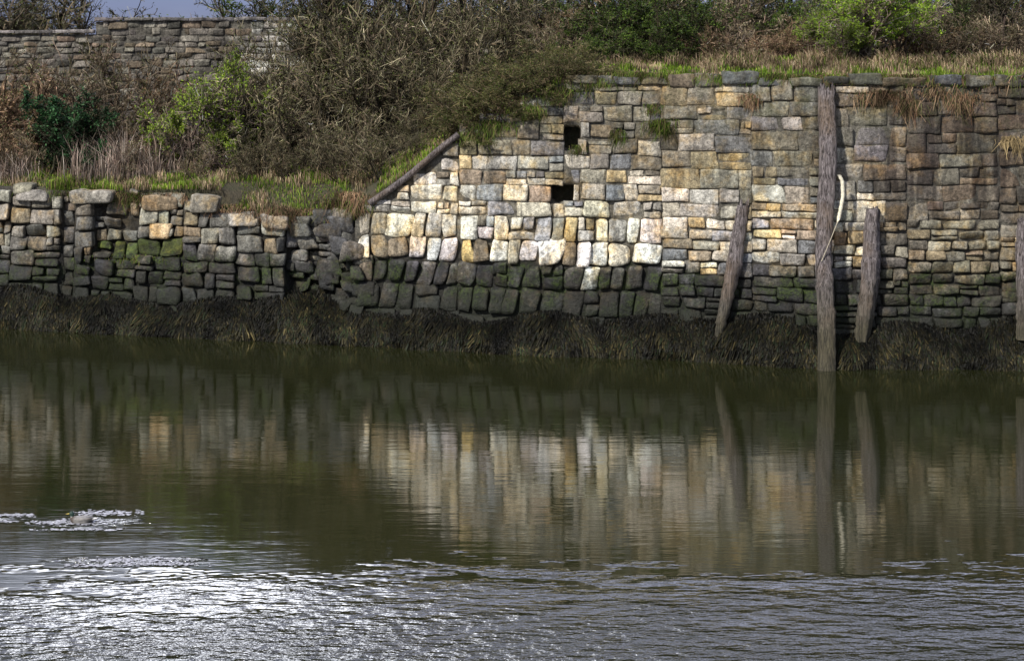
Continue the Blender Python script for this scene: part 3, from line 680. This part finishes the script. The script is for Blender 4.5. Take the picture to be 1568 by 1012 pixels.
parts.append(blades(rg,X,W(X)+off,.30,DR+[GR[1]],.008,.8))
for cx,cy,rx,hh in [(-10.6,52.4,.55,1.3),(-11.3,52.3,.4,1.1),(-13.7,52.2,.4,.7),(-9.9,52.8,.4,1.0)]:
    m_=380; parts.append(blades(rg,cx+rg.normal(size=m_)*rx,cy+rg.normal(size=m_)*.5,hh,[(.44,.34,.28),(.33,.24,.19),(.52,.44,.37)],.008,.6))
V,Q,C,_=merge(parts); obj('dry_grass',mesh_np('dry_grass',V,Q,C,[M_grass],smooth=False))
def hang(rg,px,py,n,wm,L,cols):
    X0,z0,Y0=wp(px,py); X=X0+rg.normal(size=n)*wm; z=z0+rg.uniform(-.1,.1,n); Y=face(X,z)-.04
    P=np.stack([X,Y,z],-1); l=(L*rg.uniform(.3,1.2,n)*np.clip(1+.7*snoise(np.stack([X*3,0*X,0*X],-1),1.5),.2,2))[:,None]
    d=np.stack([rg.normal(size=n)*.45,-rg.uniform(.1,.45,n),-rg.uniform(.0,.5,n)],-1)
    B=P+d*l*.5+np.array([0,0,.12])*l; T=B+np.stack([rg.normal(size=n)*.3,-rg.uniform(0,.1,n),-rg.uniform(.5,1,n)],-1)*l*.7
    s=np.stack([np.ones(n),rg.normal(size=n)*.5,0*X],-1)*.007
    V=np.stack([P-s,P+s,B-s,B+s,T-s*.4,T+s*.4],1).reshape(-1,3)
    b=np.arange(n)[:,None]*6; Q=np.concatenate([b+np.array([0,1,3,2]),b+np.array([2,3,5,4])])
    cols=np.array(cols); c=cols[rg.choice(len(cols),n)]*rg.uniform(.5,1.3,(n,1)); C=np.repeat(c,6,axis=0); return V,Q,C
parts=[]
BRd=[(.17,.10,.06),(.12,.08,.05),(.21,.145,.09),(.07,.07,.03)]; GRh=[(.07,.11,.02),(.10,.14,.025),(.05,.07,.02),(.13,.11,.05),(.09,.07,.04)]
for px,py,n,w,L,c in [(1350,145,450,.3,.35,BRd),(1390,158,350,.15,.45,BRd),(1470,152,400,.2,.45,BRd),(1440,140,250,.5,.25,BRd),(1150,150,200,.12,.4,BRd),(1010,190,400,.13,.55,GRh),(1000,165,150,.08,.35,GRh),(884,228,120,.08,.3,GRh),(945,205,120,.06,.35,GRh),(1545,215,200,.12,.3,[(.25,.19,.1)]),(905,125,350,.3,.3,GRh),(850,140,350,.35,.4,GRh),(800,165,350,.3,.4,GRh),(755,190,350,.3,.4,GRh),(720,208,250,.2,.4,GRh),(200,300,500,.3,.35,BRd+GRh),(265,300,200,.3,.3,BRd),(420,325,400,.35,.4,BRd),(470,325,600,.3,.5,BRd),(530,312,600,.3,.45,GRh+BRd),(350,318,200,.3,.3,BRd),(100,292,200,.4,.2,GRh),(1080,120,1000,.7,.18,GRh),(1250,120,900,.5,.18,BRd+GRh),(1490,122,1000,.6,.2,GRh+BRd),(1180,119,900,.5,.18,GRh),(1380,120,900,.5,.18,GRh+BRd),(980,116,800,.4,.2,GRh),(200,395,350,.5,.12,GRh),(540,300,400,.25,.5,BRd)]:
    parts.append(hang(rg,px,py,n,w,L,c))
V,Q,C,_=merge(parts); obj('hanging_grass',mesh_np('hanging_grass',V,Q,C,[M_grass],smooth=False))
# ---------------------------------------------------------------- light, sky, camera
sd=Vector((-.50,-.60,.68)).normalized()
sun=bpy.data.lights.new('sun','SUN'); sun.energy=5.0; sun.angle=math.radians(3); sun.color=(1,.95,.86)
so=bpy.data.objects.new('sun',sun); scene.collection.objects.link(so); so.rotation_euler=sd.to_track_quat('Z','Y').to_euler(); so.location=(-20,-20,40)
w=bpy.data.worlds.new('World'); scene.world=w; w.use_nodes=True; nt=w.node_tree; bg=nt.nodes['Background']
sky=nt.nodes.new('ShaderNodeTexSky'); sky.sky_type='NISHITA'; sky.sun_disc=False
sky.sun_elevation=math.asin(sd.z); sky.sun_rotation=math.atan2(sd.x,sd.y)
tc=nt.nodes.new('ShaderNodeTexCoord')
sp=nt.nodes.new('ShaderNodeSeparateXYZ'); nt.links.new(tc.outputs['Generated'],sp.inputs[0])
cn=noise(nt,scaled(nt,tc.outputs['Generated'],(1,1,3.0)),5,4,.6)
cl=mapr(nt,cn,.40,.60,.15,.8)
el=sp.outputs[2]
skyc=mixc(nt,mapr(nt,el,.03,.16,1,0),sky.outputs[0],mixc(nt,1.0,sky.outputs[0],(.62,.72,1.45),'MULTIPLY'))
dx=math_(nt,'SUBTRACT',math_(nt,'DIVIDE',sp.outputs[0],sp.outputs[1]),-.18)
glint_cloud=mapr(nt,math_(nt,'ABSOLUTE',dx),.02,.12,1,0)  # added bright cloud, above the view, aimed to make the water glint
glint_cloud=math_(nt,'MULTIPLY',math_(nt,'MULTIPLY',glint_cloud,mapr(nt,sp.outputs[1],0,.2,0,1)),math_(nt,'MULTIPLY',mapr(nt,el,.26,.34,0,1),mapr(nt,el,.45,.6,1,0)))
lowcl=mapr(nt,el,.05,.25,.15,1)
north=math_(nt,'MULTIPLY',mapr(nt,sp.outputs[1],.3,.6,0,1),mapr(nt,el,.24,.36,0,1))
c=mixc(nt,math_(nt,'MULTIPLY',cl,lowcl),skyc,mixc(nt,north,(12.5,12.8,15.5),(30.,31.,42.)))
c=mixc(nt,math_(nt,'MULTIPLY',glint_cloud,mapr(nt,cn,.3,.55,.5,1)),c,(170.,173.,188.))
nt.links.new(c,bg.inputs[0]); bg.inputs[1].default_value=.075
cam=bpy.data.cameras.new('camera'); co=bpy.data.objects.new('camera',cam); scene.collection.objects.link(co)
co.location=(0,0,H); co.rotation_euler=(math.radians(90),0,0)
cam.lens=36*F/1568; cam.sensor_width=36; cam.shift_y=-(506-90)/1568; cam.clip_end=3000; cam.clip_start=.5
scene.camera=co
scene.view_settings.view_transform='Standard'; scene.view_settings.look='None'; scene.view_settings.exposure=0
